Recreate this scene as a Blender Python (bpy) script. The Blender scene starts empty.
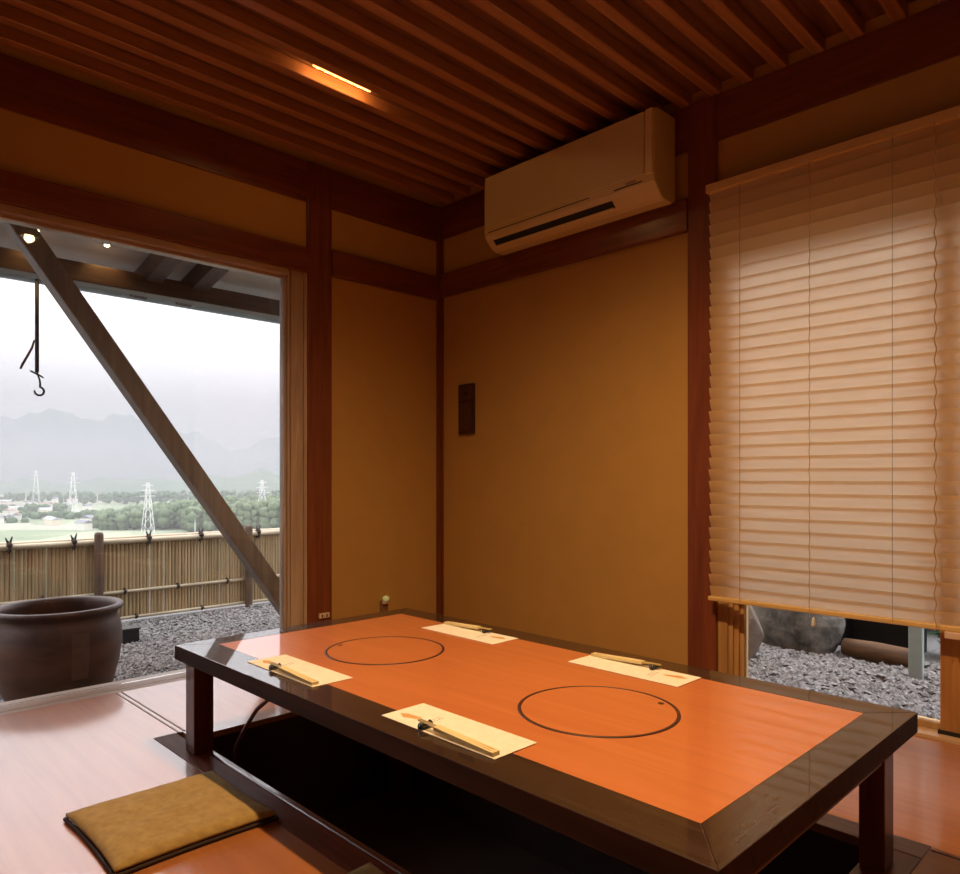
import bpy, math, random
from mathutils import Vector, Matrix
random.seed(7)
C = bpy.context.scene.collection
R = math.radians
PI = math.pi

# ------------------------------------------------------------------ helpers
class MB:
    def __init__(s): s.v = []; s.f = []
    def add(s, vs, fs):
        n = len(s.v); s.v += [tuple(v) for v in vs]; s.f += [tuple(i + n for i in f) for f in fs]; return s
    def box(s, x0, x1, y0, y1, z0, z1):
        x0, x1 = sorted((x0, x1)); y0, y1 = sorted((y0, y1)); z0, z1 = sorted((z0, z1))
        return s.add([(x0,y0,z0),(x1,y0,z0),(x1,y1,z0),(x0,y1,z0),(x0,y0,z1),(x1,y0,z1),(x1,y1,z1),(x0,y1,z1)],
              [(0,3,2,1),(4,5,6,7),(0,1,5,4),(1,2,6,5),(2,3,7,6),(3,0,4,7)])
    def beam(s, a, b, w, h, up=(0,0,1)):
        a = Vector(a); b = Vector(b); d = (b-a).normalized(); u = Vector(up)
        r = d.cross(u).normalized(); u = r.cross(d).normalized()
        vs = []
        for p in (a, b):
            for i, j in ((-1,-1),(1,-1),(1,1),(-1,1)): vs.append(p + r*(i*w/2) + u*(j*h/2))
        return s.add(vs, [(0,1,2,3),(7,6,5,4),(0,4,5,1),(1,5,6,2),(2,6,7,3),(3,7,4,0)])
    def tube(s, pts, r, n=10):
        pts = [Vector(p) for p in pts]; rs = r if isinstance(r, (list, tuple)) else [r]*len(pts)
        vs = []; fs = []
        t0 = (pts[1]-pts[0]).normalized(); ref = Vector((0,0,1)) if abs(t0.z) < .9 else Vector((1,0,0))
        u = t0.cross(ref).normalized()
        for i, p in enumerate(pts):
            t = (pts[min(i+1, len(pts)-1)] - pts[max(i-1, 0)]).normalized()
            u = (u - t*u.dot(t)).normalized(); w = t.cross(u)
            for k in range(n):
                a = 2*PI*k/n; vs.append(p + (u*math.cos(a) + w*math.sin(a))*rs[i])
        for i in range(len(pts)-1):
            for k in range(n):
                k2 = (k+1) % n; fs.append((i*n+k, i*n+k2, (i+1)*n+k2, (i+1)*n+k))
        fs.append(tuple(range(n))[::-1]); fs.append(tuple((len(pts)-1)*n+k for k in range(n)))
        return s.add(vs, fs)
    def lathe(s, prof, c=(0,0,0), n=40, closed=True):
        vs = []; fs = []; m = len(prof)
        for r, z in prof:
            for k in range(n):
                a = 2*PI*k/n; vs.append((c[0]+r*math.cos(a), c[1]+r*math.sin(a), c[2]+z))
        for i in range(m-1):
            for k in range(n):
                k2 = (k+1) % n; fs.append((i*n+k, i*n+k2, (i+1)*n+k2, (i+1)*n+k))
        if closed:
            fs.append(tuple(range(n))[::-1]); fs.append(tuple((m-1)*n+k for k in range(n)))
        return s.add(vs, fs)
    def prism(s, poly, ax, a, b):
        """poly of 2-D points extruded along ax from a to b"""
        def P(p, t):
            if ax == 'x': return (t, p[0], p[1])
            if ax == 'y': return (p[0], t, p[1])
            return (p[0], p[1], t)
        n = len(poly); vs = [P(p, a) for p in poly] + [P(p, b) for p in poly]
        fs = [tuple(range(n)), tuple(range(n, 2*n))[::-1]] + [(i, n+i, n+(i+1) % n, (i+1) % n) for i in range(n)]
        return s.add(vs, fs)
    def build(s, name, mat, parent=None, smooth=False, bevel=0, seg=2, origin=None, sub=0):
        me = bpy.data.meshes.new(name)
        if parent is not None:
            o = Vector((0,0,0)); p = parent
            while p is not None: o += p.location; p = p.parent
        elif origin is not None: o = Vector(origin)
        else:
            xs, ys, zs = zip(*s.v); o = Vector(((min(xs)+max(xs))/2, (min(ys)+max(ys))/2, min(zs)))
        me.from_pydata([Vector(v)-o for v in s.v], [], s.f); me.update()
        import bmesh
        bm = bmesh.new(); bm.from_mesh(me); bmesh.ops.recalc_face_normals(bm, faces=bm.faces); bm.to_mesh(me); bm.free()
        me.materials.append(mat)
        ob = bpy.data.objects.new(name, me); C.objects.link(ob)
        if parent is not None: ob.parent = parent
        else: ob.location = o
        if smooth:
            for p in me.polygons: p.use_smooth = True
        if bevel:
            m = ob.modifiers.new('bevel', 'BEVEL'); m.width = bevel; m.segments = seg; m.limit_method = 'ANGLE'; m.angle_limit = R(35)
        if sub:
            m = ob.modifiers.new('sub', 'SUBSURF'); m.levels = sub; m.render_levels = sub
        return ob

def tag(o, label=None, cat=None, group=None, kind=None):
    if label: o['label'] = label
    if cat: o['category'] = cat
    if group: o['group'] = group
    if kind: o['kind'] = kind
    return o
def thing(name, label, cat, loc, group=None, rz=0):
    o = bpy.data.objects.new(name, None); C.objects.link(o); o.location = loc; o.rotation_euler.z = rz
    o.empty_display_size = .05
    return tag(o, label, cat, group)
def struct(name, mb, mat, **k): return tag(mb.build(name, mat, **k), kind='structure')
def copy_tree(o, parent=None):
    c = o.copy(); C.objects.link(c); c.parent = parent
    for ch in o.children: copy_tree(ch, c)
    return c

# ------------------------------------------------------------------ materials
def newmat(name):
    m = bpy.data.materials.new(name); m.use_nodes = True; nt = m.node_tree
    return m, nt, nt.nodes['Principled BSDF']
def coords(nt, scale=(1,1,1), kind='Object'):
    tc = nt.nodes.new('ShaderNodeTexCoord'); mp = nt.nodes.new('ShaderNodeMapping'); mp.inputs['Scale'].default_value = scale
    nt.links.new(tc.outputs[kind], mp.inputs[0]); return mp.outputs[0]
def noise(nt, vec, scale=5, detail=4, rough=.5, dist=0):
    n = nt.nodes.new('ShaderNodeTexNoise'); n.inputs['Scale'].default_value = scale; n.inputs['Detail'].default_value = detail
    n.inputs['Roughness'].default_value = rough; n.inputs['Distortion'].default_value = dist
    nt.links.new(vec, n.inputs['Vector']); return n.outputs['Fac']
def ramp(nt, fac, stops):
    r = nt.nodes.new('ShaderNodeValToRGB'); e = r.color_ramp.elements
    while len(e) < len(stops): e.new(.5)
    for i, (p, c) in enumerate(stops): e[i].position = p; e[i].color = (*c, 1)
    nt.links.new(fac, r.inputs[0]); return r.outputs[0]
def bump(nt, bs, fac, strength=.3, dist=.002):
    b = nt.nodes.new('ShaderNodeBump'); b.inputs['Strength'].default_value = strength; b.inputs['Distance'].default_value = dist
    nt.links.new(fac, b.inputs['Height']); nt.links.new(b.outputs[0], bs.inputs['Normal'])
def mat(name, c, rough=.5, c2=None, scale=(1,1,1), ns=6, detail=4, bs=0, bd=.002, coat=0, coat_r=.05, coat_ior=1.5, metal=0, lo=.35, hi=.65, spec=.5, dist=0):
    m, nt, b = newmat(name)
    v = coords(nt, scale); f = noise(nt, v, ns, detail, .55, dist)
    if c2 is None: c2 = tuple(x*.8 for x in c)
    nt.links.new(ramp(nt, f, [(lo, c2), (hi, c)]), b.inputs['Base Color'])
    b.inputs['Roughness'].default_value = rough; b.inputs['Metallic'].default_value = metal
    b.inputs['Coat Weight'].default_value = coat; b.inputs['Coat Roughness'].default_value = coat_r; b.inputs['Coat IOR'].default_value = coat_ior
    b.inputs['Specular IOR Level'].default_value = spec
    if bs: bump(nt, b, f, bs, bd)
    return m
def wood(name, c, c2, axis='x', rough=.4, **k):
    sc = {'x': (.6, 9, 9), 'y': (9, .6, 9), 'z': (9, 9, .6)}[axis]
    return mat(name, c, rough, c2, scale=sc, ns=k.pop('ns', 4), detail=6, dist=.6, bs=k.pop('bs', .15), bd=.001, **k)
def emit(name, c, s):
    m, nt, b = newmat(name); b.inputs['Base Color'].default_value = (*c, 1)
    b.inputs['Emission Color'].default_value = (*c, 1); b.inputs['Emission Strength'].default_value = s
    return m

WALL = mat('earth_plaster', (.47,.265,.07), .9, (.445,.25,.066), ns=7, detail=8, bs=.25, bd=.003)
POST = {a: wood('red_timber_'+a, (.21,.057,.020), (.13,.031,.011), a, .35, coat=.25, coat_r=.2) for a in 'xyz'}
CEILW = wood('ceiling_cedar', (.44,.19,.075), (.30,.12,.045), 'y', .4, coat=.4, coat_r=.2)
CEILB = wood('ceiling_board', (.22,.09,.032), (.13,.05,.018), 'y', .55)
SASH = {a: wood('weathered_sash_'+a, (.50,.38,.29), (.36,.26,.19), a, .5) for a in 'xyz'}
SASHY = wood('yellow_sash', (.50,.30,.12), (.36,.20,.07), 'z', .45)
DARKW = {a: wood('black_lacquer_'+a, (.05,.028,.016), (.028,.015,.009), a, .5, spec=.12, coat=1, coat_r=.04, coat_ior=1.75, bs=.03) for a in 'xy'}
EDGEW = wood('matt_dark_edge', (.055,.022,.012), (.03,.012,.007), 'x', .65, spec=.15)
LEGW = wood('dark_red_leg', (.13,.03,.015), (.07,.014,.008), 'z', .5, spec=.2, coat=.5, coat_r=.08)
PANEL = wood('orange_lacquer_panel', (.72,.235,.075), (.64,.20,.060), 'x', .4, ns=3, coat=1, coat_r=.02, coat_ior=1.75, bs=.02)
RING = mat('ring_groove', (.07,.025,.012), .5)
FLOOR = wood('floor_board', (.40,.150,.045), (.34,.12,.036), 'x', .45, ns=3, spec=.3, coat=1, coat_r=.11, coat_ior=1.5, bs=.03)
SEAM = mat('floor_seam', (.10,.05,.03), .5)
CREAM = mat('air_conditioner_plastic', (.66,.52,.25), .4, (.64,.50,.24), ns=3)
BLACK = mat('black_slot', (.006,.005,.005), .6)
PAPER = mat('washi_paper', (.90,.86,.74), .8, (.84,.79,.66), ns=30, bs=.2, bd=.0005)
MOTIF = mat('orange_print', (.75,.42,.14), .8)
INK = mat('ink', (.08,.06,.04), .8)
REST = mat('chopstick_rest_glaze', (.02,.035,.03), .2, (.03,.02,.015), ns=20)
STICK = wood('bamboo_stick', (.55,.42,.16), (.42,.30,.10), 'x', .5)
CUSH = mat('cushion_cloth', (.40,.27,.085), .9, (.31,.20,.06), ns=45, detail=8, bs=.5, bd=.002)
CUSHD = mat('cushion_edge', (.035,.018,.012), .9)
SWITCH = mat('dark_switch_plastic', (.05,.014,.010), .45)
SWITCH2 = mat('dark_switch_face', (.075,.03,.02), .3)
PLATE = mat('outlet_plate', (.75,.55,.42), .5)
CABLE = mat('cable_rubber', (.16,.06,.035), .5)
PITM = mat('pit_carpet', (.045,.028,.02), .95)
JAR = mat('jar_glaze', (.078,.034,.022), .55, (.036,.015,.010), ns=5, detail=8, bs=.35, bd=.01, scale=(1,1,2.2), spec=.3, coat=.08, coat_r=.3)
JARIN = mat('jar_inside', (.05,.035,.03), .6)
BRACE = wood('grey_brown_timber', (.22,.165,.13), (.15,.11,.085), 'z', .6)
EAVEW = {a: wood('eave_timber_'+a, (.085,.05,.035), (.05,.028,.02), a, .6) for a in 'xy'}
SOFF = mat('soffit_plaster', (.50,.46,.42), .9, (.46,.42,.38), ns=8)
GUT = mat('gutter_metal', (.26,.31,.32), .45, (.20,.25,.26), ns=14, metal=.3)
IRON = mat('black_iron', (.05,.045,.045), .5)
ROPE = mat('rope', (.17,.12,.09), .9)
BAMB = mat('bamboo_split', (.40,.29,.155), .6, (.21,.145,.075), scale=(18,18,.8), ns=3, bs=.2, lo=.3, hi=.7)
BAMR = mat('bamboo_rail', (.42,.36,.25), .5, (.30,.24,.16), scale=(6,1,6), ns=4)
TIE = mat('black_hemp_tie', (.03,.022,.018), .9)
FPOST = wood('fence_post_timber', (.10,.06,.035), (.06,.035,.02), 'z', .7)
STONE = mat('pebble', (.24,.228,.225), .85, (.08,.075,.072), ns=40, detail=3, lo=.38, hi=.62)
GRBED = mat('gravel_bed', (.22,.21,.21), .95, (.10,.10,.10), ns=60)
ROCK = mat('pale_rock', (.19,.175,.16), .9, (.055,.05,.045), ns=11, detail=10, bs=.6, bd=.03)  # base darkened to stand in for shade in the back garden
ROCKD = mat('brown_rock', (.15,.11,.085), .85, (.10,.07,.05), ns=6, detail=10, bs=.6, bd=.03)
LOG = wood('brown_log', (.12,.055,.02), (.06,.028,.01), 'x', .8)  # garden shade put into the base colour here too
LEAF = mat('leaf', (.06,.20,.05), .5, (.03,.10,.03), ns=14)
HEDGE = mat('hedge_leaf', (.035,.06,.025), .7, (.015,.028,.012), ns=12)
BLUEP = mat('grey_blue_post', (.30,.36,.36), .5)
STEEL = mat('lamp_steel', (.55,.5,.45), .35, metal=.8)
GLARE = emit('ceiling_glare_glow', (1,.42,.13), 2.6)
EBULB = emit('warm_eave_bulb', (1,.66,.30), 30)
NLIGHT = emit('night_light_lens', (.50,.52,.22), .3)
CORD = mat('blind_cord', (.50,.34,.18), .8)

def slat_mat():
    m, nt, b = newmat('translucent_slat'); nt.nodes.remove(b); out = nt.nodes['Material Output']
    v = coords(nt, (1,30,30)); f = noise(nt, v, 4, 4); col = ramp(nt, f, [(.3, (.74,.54,.25)), (.7, (.82,.62,.30))])
    d = nt.nodes.new('ShaderNodeBsdfDiffuse'); t = nt.nodes.new('ShaderNodeBsdfTranslucent'); mx = nt.nodes.new('ShaderNodeMixShader')
    g = nt.nodes.new('ShaderNodeBsdfGlossy'); g.inputs['Roughness'].default_value = .35; m2 = nt.nodes.new('ShaderNodeMixShader'); m2.inputs[0].default_value = .04
    nt.links.new(col, d.inputs[0]); t.inputs[0].default_value = (1,.93,.83,1); mx.inputs[0].default_value = .675
    nt.links.new(d.outputs[0], mx.inputs[1]); nt.links.new(t.outputs[0], mx.inputs[2])
    nt.links.new(mx.outputs[0], m2.inputs[1]); nt.links.new(g.outputs[0], m2.inputs[2]); nt.links.new(m2.outputs[0], out.inputs[0])
    return m
SLAT = slat_mat()
RAILM = wood('blind_rail_wood', (.74,.50,.20), (.64,.42,.15), 'x', .35, coat=.4)

def glass_mat():
    m, nt, b = newmat('window_glass'); nt.nodes.remove(b); out = nt.nodes['Material Output']
    t = nt.nodes.new('ShaderNodeBsdfTransparent'); t.inputs[0].default_value = (.96,.97,.97,1)
    g = nt.nodes.new('ShaderNodeBsdfGlossy'); g.inputs['Roughness'].default_value = 0
    fr = nt.nodes.new('ShaderNodeFresnel'); fr.inputs['IOR'].default_value = 1.45
    mx = nt.nodes.new('ShaderNodeMixShader')
    nt.links.new(fr.outputs[0], mx.inputs[0]); nt.links.new(t.outputs[0], mx.inputs[1]); nt.links.new(g.outputs[0], mx.inputs[2])
    nt.links.new(mx.outputs[0], out.inputs[0]); return m
GLASS = glass_mat()

# ------------------------------------------------------------------ room shell
H = 2.49
XR, YF = 4.7, -4.9
PX0, PX1, PY0, PY1 = .78, 2.605, -1.785, -.925          # the sunken pit
fl = MB()
fl.box(.075, PX0-.075, YF, 0, -.12, 0).box(PX1+.095, XR, YF, 0, -.12, 0)
fl.box(PX0-.075, PX1+.095, YF, PY0-.095, -.12, 0).box(PX0-.075, PX1+.095, PY1+.08, 0, -.12, 0)
struct('floor', fl, FLOOR)
s = MB()
for y in (-1.7765, -1.7965): s.box(.078, PX0-.077, y-.003, y+.003, -.001, .0012)
struct('trim_1', s, SEAM)
s = MB().box(PX1+.099, XR, -.866, -.861, -.001, .0012).box(2.9, 2.905, YF, -.868, -.001, .0012)
struct('trim_2', s, SEAM)
# the pit's frame, walls and bottom
struct('trim_3', MB().box(PX0-.075, PX1+.095, PY0-.095, PY0-.022, -.02, .002), wood('pit_frame_x', (.17,.045,.018), (.11,.028,.011), 'x', .7, spec=.1, coat=.12, coat_r=.25), bevel=.002)
struct('trim_7', MB().box(PX0, PX1+.095, PY0-.020, PY0, -.02, .004), wood('pit_edge_strip', (.17,.06,.03), (.11,.035,.018), 'x', .4, coat=1, coat_r=.15), bevel=.005, seg=3)
struct('trim_4', MB().box(PX0-.075, PX1+.095, PY1, PY1+.08, -.02, .003), wood('pit_frame_back', (.26,.11,.045), (.17,.07,.03), 'x', .35, coat=.6, coat_r=.15), bevel=.003)
struct('trim_5', MB().box(PX0-.075, PX0, PY0, PY1, -.02, .0), FLOOR)
struct('trim_6', MB().box(PX1, PX1+.095, PY0, PY1, -.02, .003), POST['y'], bevel=.003)
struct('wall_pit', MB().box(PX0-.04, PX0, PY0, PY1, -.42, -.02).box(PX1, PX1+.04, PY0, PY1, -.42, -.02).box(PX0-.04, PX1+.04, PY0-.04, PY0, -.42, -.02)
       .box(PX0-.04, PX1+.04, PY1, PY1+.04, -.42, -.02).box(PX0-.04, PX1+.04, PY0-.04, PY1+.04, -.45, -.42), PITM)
# ceiling boards and battens
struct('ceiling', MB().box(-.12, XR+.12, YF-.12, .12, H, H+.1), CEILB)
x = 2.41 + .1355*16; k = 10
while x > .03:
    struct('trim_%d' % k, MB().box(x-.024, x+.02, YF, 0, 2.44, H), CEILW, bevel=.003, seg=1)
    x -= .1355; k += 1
# walls
struct('wall_left', MB().box(-.12, 0, -.887, .12, -.25, H).box(-.12, 0, -4.3, -.887, 1.885, H).box(-.12, 0, YF-.12, -4.3, -.25, H).box(-.12,-.001,-4.3,-.887,-.25,-.03), WALL)
struct('wall_back', MB().box(0, 1.735, 0, .12, -.25, H).box(1.735, 3.30, 0, .12, 1.79, H).box(3.30, XR+.12, 0, .12, -.25, H).box(1.735, 3.3, 0, .12, -.25, -.002), WALL)
struct('wall_right', MB().box(XR, XR+.12, YF-.12, 0, -.25, H), WALL)
struct('wall_front', MB().box(0, XR, YF-.12, YF, -.25, H), WALL)
# posts and rails
struct('trim_50', MB().box(0, .018, -.887, -.748, 0, 2.44), POST['z'], bevel=.003)
struct('trim_51', MB().box(1.608, 1.735, -.022, 0, 0, 2.44), POST['z'], bevel=.003)
struct('trim_52', MB().box(0, .022, -.03, 0, 0, 2.44).box(0.022, .034, -.012, 0, 0, 2.44), POST['z'], bevel=.002)
struct('trim_53', MB().box(0, .030, -.748, -.03, 1.895, 2.03), POST['y'], bevel=.003)
struct('trim_54', MB().box(0, .030, -4.3, -.887, 1.885, 2.005), POST['y'], bevel=.003)
struct('trim_55', MB().box(.034, 1.608, -.030, 0, 1.91, 2.045), POST['x'], bevel=.003)
struct('trim_57', MB().box(3.30, 3.42, -.022, 0, 0, 2.44), POST['z'], bevel=.003)
struct('baseboard_left', MB().box(0, .012, -.748, -.03, 0, .05), POST['y'], bevel=.002)
struct('baseboard_back', MB().box(.034, 1.608, -.012, 0, 0, .05), POST['x'], bevel=.002)

struct('trim_81', MB().box(0, .013, YF, -.03, 2.24, 2.44), POST['y'], bevel=.002)
struct('trim_82', MB().box(.034, XR, -.013, 0, 2.25, 2.44), POST['x'], bevel=.002)

# left window: big fixed pane down to the floor
struct('window_1', MB().box(-.052, -.046, -4.24, -.985, .0, 1.86), GLASS)
w = MB().box(-.10, .0, -.970, -.887, -.03, 1.885).box(-.085, -.012, -.982, -.970, -.03, 1.885).box(-.072, -.026, -.993, -.982, -.03, 1.885).box(0, .012, -.905, -.887, 0, 1.885)
struct('trim_60', w, SASH['z'], bevel=.002)
struct('trim_61', MB().box(-.10, .012, -4.3, -.995, 1.855, 1.885).box(-.075, -.02, -4.3, -1.0, 1.842, 1.855), SASH['y'], bevel=.002)
struct('trim_62', MB().box(-.12, -.035, -4.3, -.90, -.03, -.004).box(-.03, .03, -4.3, -.888, -.03, 0).box(.034, .073, -4.3, -.888, -.03, .0), wood('sill_timber', (.30,.20,.14), (.2,.13,.09), 'y', .5), bevel=.002)
struct('trim_63', MB().box(-.10, 0, -4.3, -4.22, -.03, 1.885), SASH['z'], bevel=.002)
struct('trim_64', MB().box(.0, .075, -.887, 0, -.12, 0).box(.0, .075, YF, -4.3, -.12, 0).box(-.12,.075,-4.3,-.887,-.12,-.03), FLOOR)

# right window behind the blind
struct('window_2', MB().box(1.83, 2.54, .046, .052, .03, 1.77).box(2.58, 3.24, .060, .066, .03, 1.77), GLASS)
w = MB().box(1.735, 1.775, .0, .10, 0, 1.79).box(1.775, 1.795, .008, .08, 0, 1.79).box(1.795, 1.815, .018, .075, 0, 1.79).box(1.815, 1.832, .03, .07, 0, 1.79)
struct('trim_70', w, SASHY, bevel=.002)
struct('trim_71', MB().box(2.525, 2.60, .0, .085, .012, 1.79), wood('orange_sash', (.50,.24,.07), (.36,.16,.045), 'z', .45), bevel=.003)
struct('trim_72', MB().box(1.735, 3.30, -.045, .12, -.002, .012), wood('sill_wood', (.62,.42,.24), (.5,.32,.17), 'x', .4, coat=.3), bevel=.002)
struct('trim_73', MB().box(2.52, 2.62, -.008, .03, .012, .024), BLACK)
struct('trim_74', MB().box(3.24, 3.30, 0, .1, .012, 1.79).box(1.855, 3.24, .03, .075, 1.76, 1.79).box(1.832, 2.525, .03, .075, .012, .035).box(2.60,3.24,.03,.075,.012,.035), SASHY, bevel=.002)

# ------------------------------------------------------------------ table
TZ, TH = .34, .045
X0, X1, Y0, Y1 = .882, 2.70, -1.88, -.955
IX0, IX1, IY0, IY1 = .965, 2.617, -1.774, -1.048
t = thing('low_dining_table', 'long low table with glossy orange top, dark frame and two round burner lids', 'table', ((X0+X1)/2, (Y0+Y1)/2, 0))
for nm, poly, a in (('frame_board', [(X0,Y0),(X1,Y0),(IX1,IY0),(IX0,IY0)], 'x'), ('frame_board', [(X1,Y0),(X1,Y1),(IX1,IY1),(IX1,IY0)], 'y'),
                 ('frame_board', [(X1,Y1),(X0,Y1),(IX0,IY1),(IX1,IY1)], 'x'), ('frame_board', [(X0,Y1),(X0,Y0),(IX0,IY0),(IX0,IY1)], 'y')):
    fb = MB().prism(poly, 'z', TZ-TH, TZ).build(nm, DARKW[a], t, bevel=.0018)
    fb.data.materials.append(EDGEW)          # the unpolished outer edge
    for p in fb.data.polygons:
        if abs(p.normal.z) < .5: p.material_index = 1
RC = [(1.395,-1.447), (2.187,-1.447)]
MB().box(IX0, IX1, IY0, IY1, TZ-TH+.005, TZ-.0005).build('orange_panel', PANEL, t)
for i, c in enumerate(RC):
    lid = MB().lathe([(.1745, -.001), (.1745, .0004), (.1725, .0007)], (*c, TZ), 72).build('burner_lid', PANEL, t)
    MB().lathe([(.1730, -.001), (.1730, .0010), (.1770, .0012), (.1810, .0010), (.1810, -.001)], (*c, TZ), 96, closed=False).build('ring_groove', RING, lid, smooth=True)
    a = R(205) if i == 0 else R(60)
    MB().lathe([(.0075, .0004), (.0075, .0014)], (c[0]+.158*math.cos(a), c[1]+.158*math.sin(a), TZ), 20).build('finger_hole', RING, lid)
for (lx0, lx1, ly0, ly1, zb) in ((.888,.952,-1.848,-1.785,.003), (2.607,2.66,-1.050,-.985,.003), (2.607,2.66,-1.86,-1.795,.003), (.888,.952,-1.05,-.985,-.42)):
    MB().box(lx0, lx1, ly0, ly1, zb, TZ-TH).build('leg', LEGW, t, bevel=.003)
MB().box(.90, .925, -1.785, -1.05, .235, .29).build('end_rail', LEGW, t, bevel=.002)
MB().box(2.63, 2.655, -1.795, -1.05, .235, .29).build('end_rail', LEGW, t, bevel=.002)

# ------------------------------------------------------------------ place settings
MATS = [((1.415,-1.757), 0, 'beside the plain table corner by the big window, laid along the front edge', 'on the front edge near the big window'),
        ((2.055,-1.763), 0, 'in front of the darker burner ring, laid along the front edge', 'on the front edge beside the nearer burner ring'),
        ((1.405,-1.107), PI, 'on the far edge, close to the room corner', 'on the table edge nearest the room corner'),
        ((2.052,-1.107), PI, 'on the far edge, near the window blind', 'on the far table edge near the blind')]
def make_mat():
    r = thing('paper_placemat', 'x', 'placemat', (0,0,TZ), 'paper placemats')
    MB().box(-.174, .174, -.060, .060, TZ+.0002, TZ+.0012).build('paper_sheet', PAPER, r)
    mk = MB()
    mk.prism([(-.155+.0,-.022),(-.13,-.034),(-.085,-.016),(-.10,-.008),(-.14,-.012)], 'z', TZ+.0012, TZ+.0015)
    mk.build('orange_motif', MOTIF, r)
    mk = MB(); rr = random.Random(3)
    for i in range(5):
        for j in range(3):
            a = (-.062-.006*j+rr.uniform(-.002,.002), .022-.010*i); b = (a[0]+rr.uniform(.002,.005), a[1]+rr.uniform(-.005,.003))
            mk.beam((a[0],a[1],TZ+.0014), (b[0],b[1],TZ+.0014), .0012, .0003)
    mk.build('printed_mark', INK, r)
    return r
def make_sticks():
    r = thing('chopsticks', 'x', 'chopsticks', (0,0,TZ), 'chopstick pairs')
    MB().tube([(-.060,-.0495,TZ+.0138),(.155,-.0505,TZ+.0050)], [.0022,.0038], 8).build('stick', STICK, r, smooth=True)
    MB().tube([(-.060,-.0430,TZ+.0138),(.155,-.0425,TZ+.0050)], [.0022,.0038], 8).build('stick', STICK, r, smooth=True)
    sl = MB().prism([(-.005,-.056),(.165,-.057),(.165,-.037),(-.005,-.038)], 'z', -.0062, .002)
    d = [(x_, y_, z_ + TZ + .0128 + (x_+.005)*(-.041)) for x_, y_, z_ in sl.v]; sl.v = d
    sl.build('paper_sleeve', wood('sleeve_paper', (.78,.66,.36), (.68,.55,.27), 'x', .8), r)
    return r
def make_rest():
    r = thing('chopstick_rest', 'x', 'chopstick rest', (-.042,-.046,TZ), 'dark chopstick rests')
    m = MB().tube([(-.042,-.060,TZ+.0080),(-.042,-.055,TZ+.0064),(-.042,-.046,TZ+.0058),(-.042,-.037,TZ+.0064),(-.042,-.030,TZ+.0080)], [.0075,.0064,.0058,.0064,.0075], 12)
    m.build('rest_body', REST, r, smooth=True)
    return r
for mk, lb in ((make_mat, 'white paper placemat %s'),
               (make_sticks, 'chopsticks in paper sleeve on placemat %s'),
               (make_rest, 'dark chopstick rest on placemat %s')):
    proto = mk(); loc0 = proto.location.copy()
    for i, (c, rz, d1, d2) in enumerate(MATS):
        o = proto if i == 0 else copy_tree(proto)
        o.rotation_euler.z = rz
        o.location = Matrix.Rotation(rz, 3, 'Z') @ Vector((loc0.x, loc0.y, 0)) + Vector((c[0], c[1], TZ+(.0004 if mk is make_mat else .0018)))
        o['label'] = lb % (d1 if 'low table' in lb and False else d2)

# ------------------------------------------------------------------ cushions
def cushion(name, label, cx, cy, s_, top):
    sy_ = s_*1.04
    t = thing(name, label, 'cushion', (cx, cy, 0), 'flat floor cushions')
    n = 28; vs = []; fs = []
    for side in (1, -1):
        for i in range(n+1):
            for j in range(n+1):
                u, v = i/n*2-1, j/n*2-1
                pin = 1 - .035*(1-abs(v)**2)*abs(u)**6; pin2 = 1 - .035*(1-abs(u)**2)*abs(v)**6
                e = (1-abs(u)**5)*(1-abs(v)**5)
                z = top/2 + side*(.003 + (top/2-.003)*max(e, 0)**.45)
                if side > 0: z += .0012*math.sin(u*9+v*3)*e + .0009*math.sin(v*17-u*5)*e
                vs.append((cx+u*s_/2*pin, cy+v*sy_/2*pin2, z))
    N = (n+1)**2
    for i in range(n):
        for j in range(n):
            a, b, c, d = i*(n+1)+j, (i+1)*(n+1)+j, (i+1)*(n+1)+j+1, i*(n+1)+j+1
            fs += [(a,b,c,d), (N+d,N+c,N+b,N+a)]
    rim = [i*(n+1) for i in range(n+1)] + [n*(n+1)+j for j in range(1, n+1)] + [i*(n+1)+n for i in range(n-1, -1, -1)] + [j for j in range(n-1, 0, -1)]
    for a, b in zip(rim, rim[1:]+rim[:1]): fs.append((a, b, N+b, N+a))
    MB().add(vs, fs).build('cushion_cover', CUSH, t, smooth=True)
    pts = [Vector(vs[i]) for i in rim]; pts = [(p.x+(p.x-cx)*.008, p.y+(p.y-cy)*.008, .006) for p in pts] ; pts.append(pts[0])
    MB().tube(pts, .0045, 8).build('piping', CUSHD, t, smooth=True)
    return t
cushion('floor_cushion', 'flat square ochre cushion lying on the glossy floor before the table', 1.325, -2.062, .366, .034)
cushion('floor_cushion', 'flat ochre cushion mostly cut off below the table, only its corner showing', 2.050, -2.033, .366, .036)

# ------------------------------------------------------------------ cable under the table
tag(MB().tube([(1.30,-1.76,.290),(1.27,-1.75,.268),(1.20,-1.72,.222),(1.14,-1.70,.185),(1.07,-1.70,.14),(1.00,-1.70,.07),(.93,-1.70,-.01),(.89,-1.69,-.1),(.88,-1.68,-.25),(.90,-1.66,-.36),(.96,-1.62,-.412)], .0065, 8)
    .build('power_cable', CABLE, smooth=True), 'thin brown cable hanging from under the table into the pit', 'cable')

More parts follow.
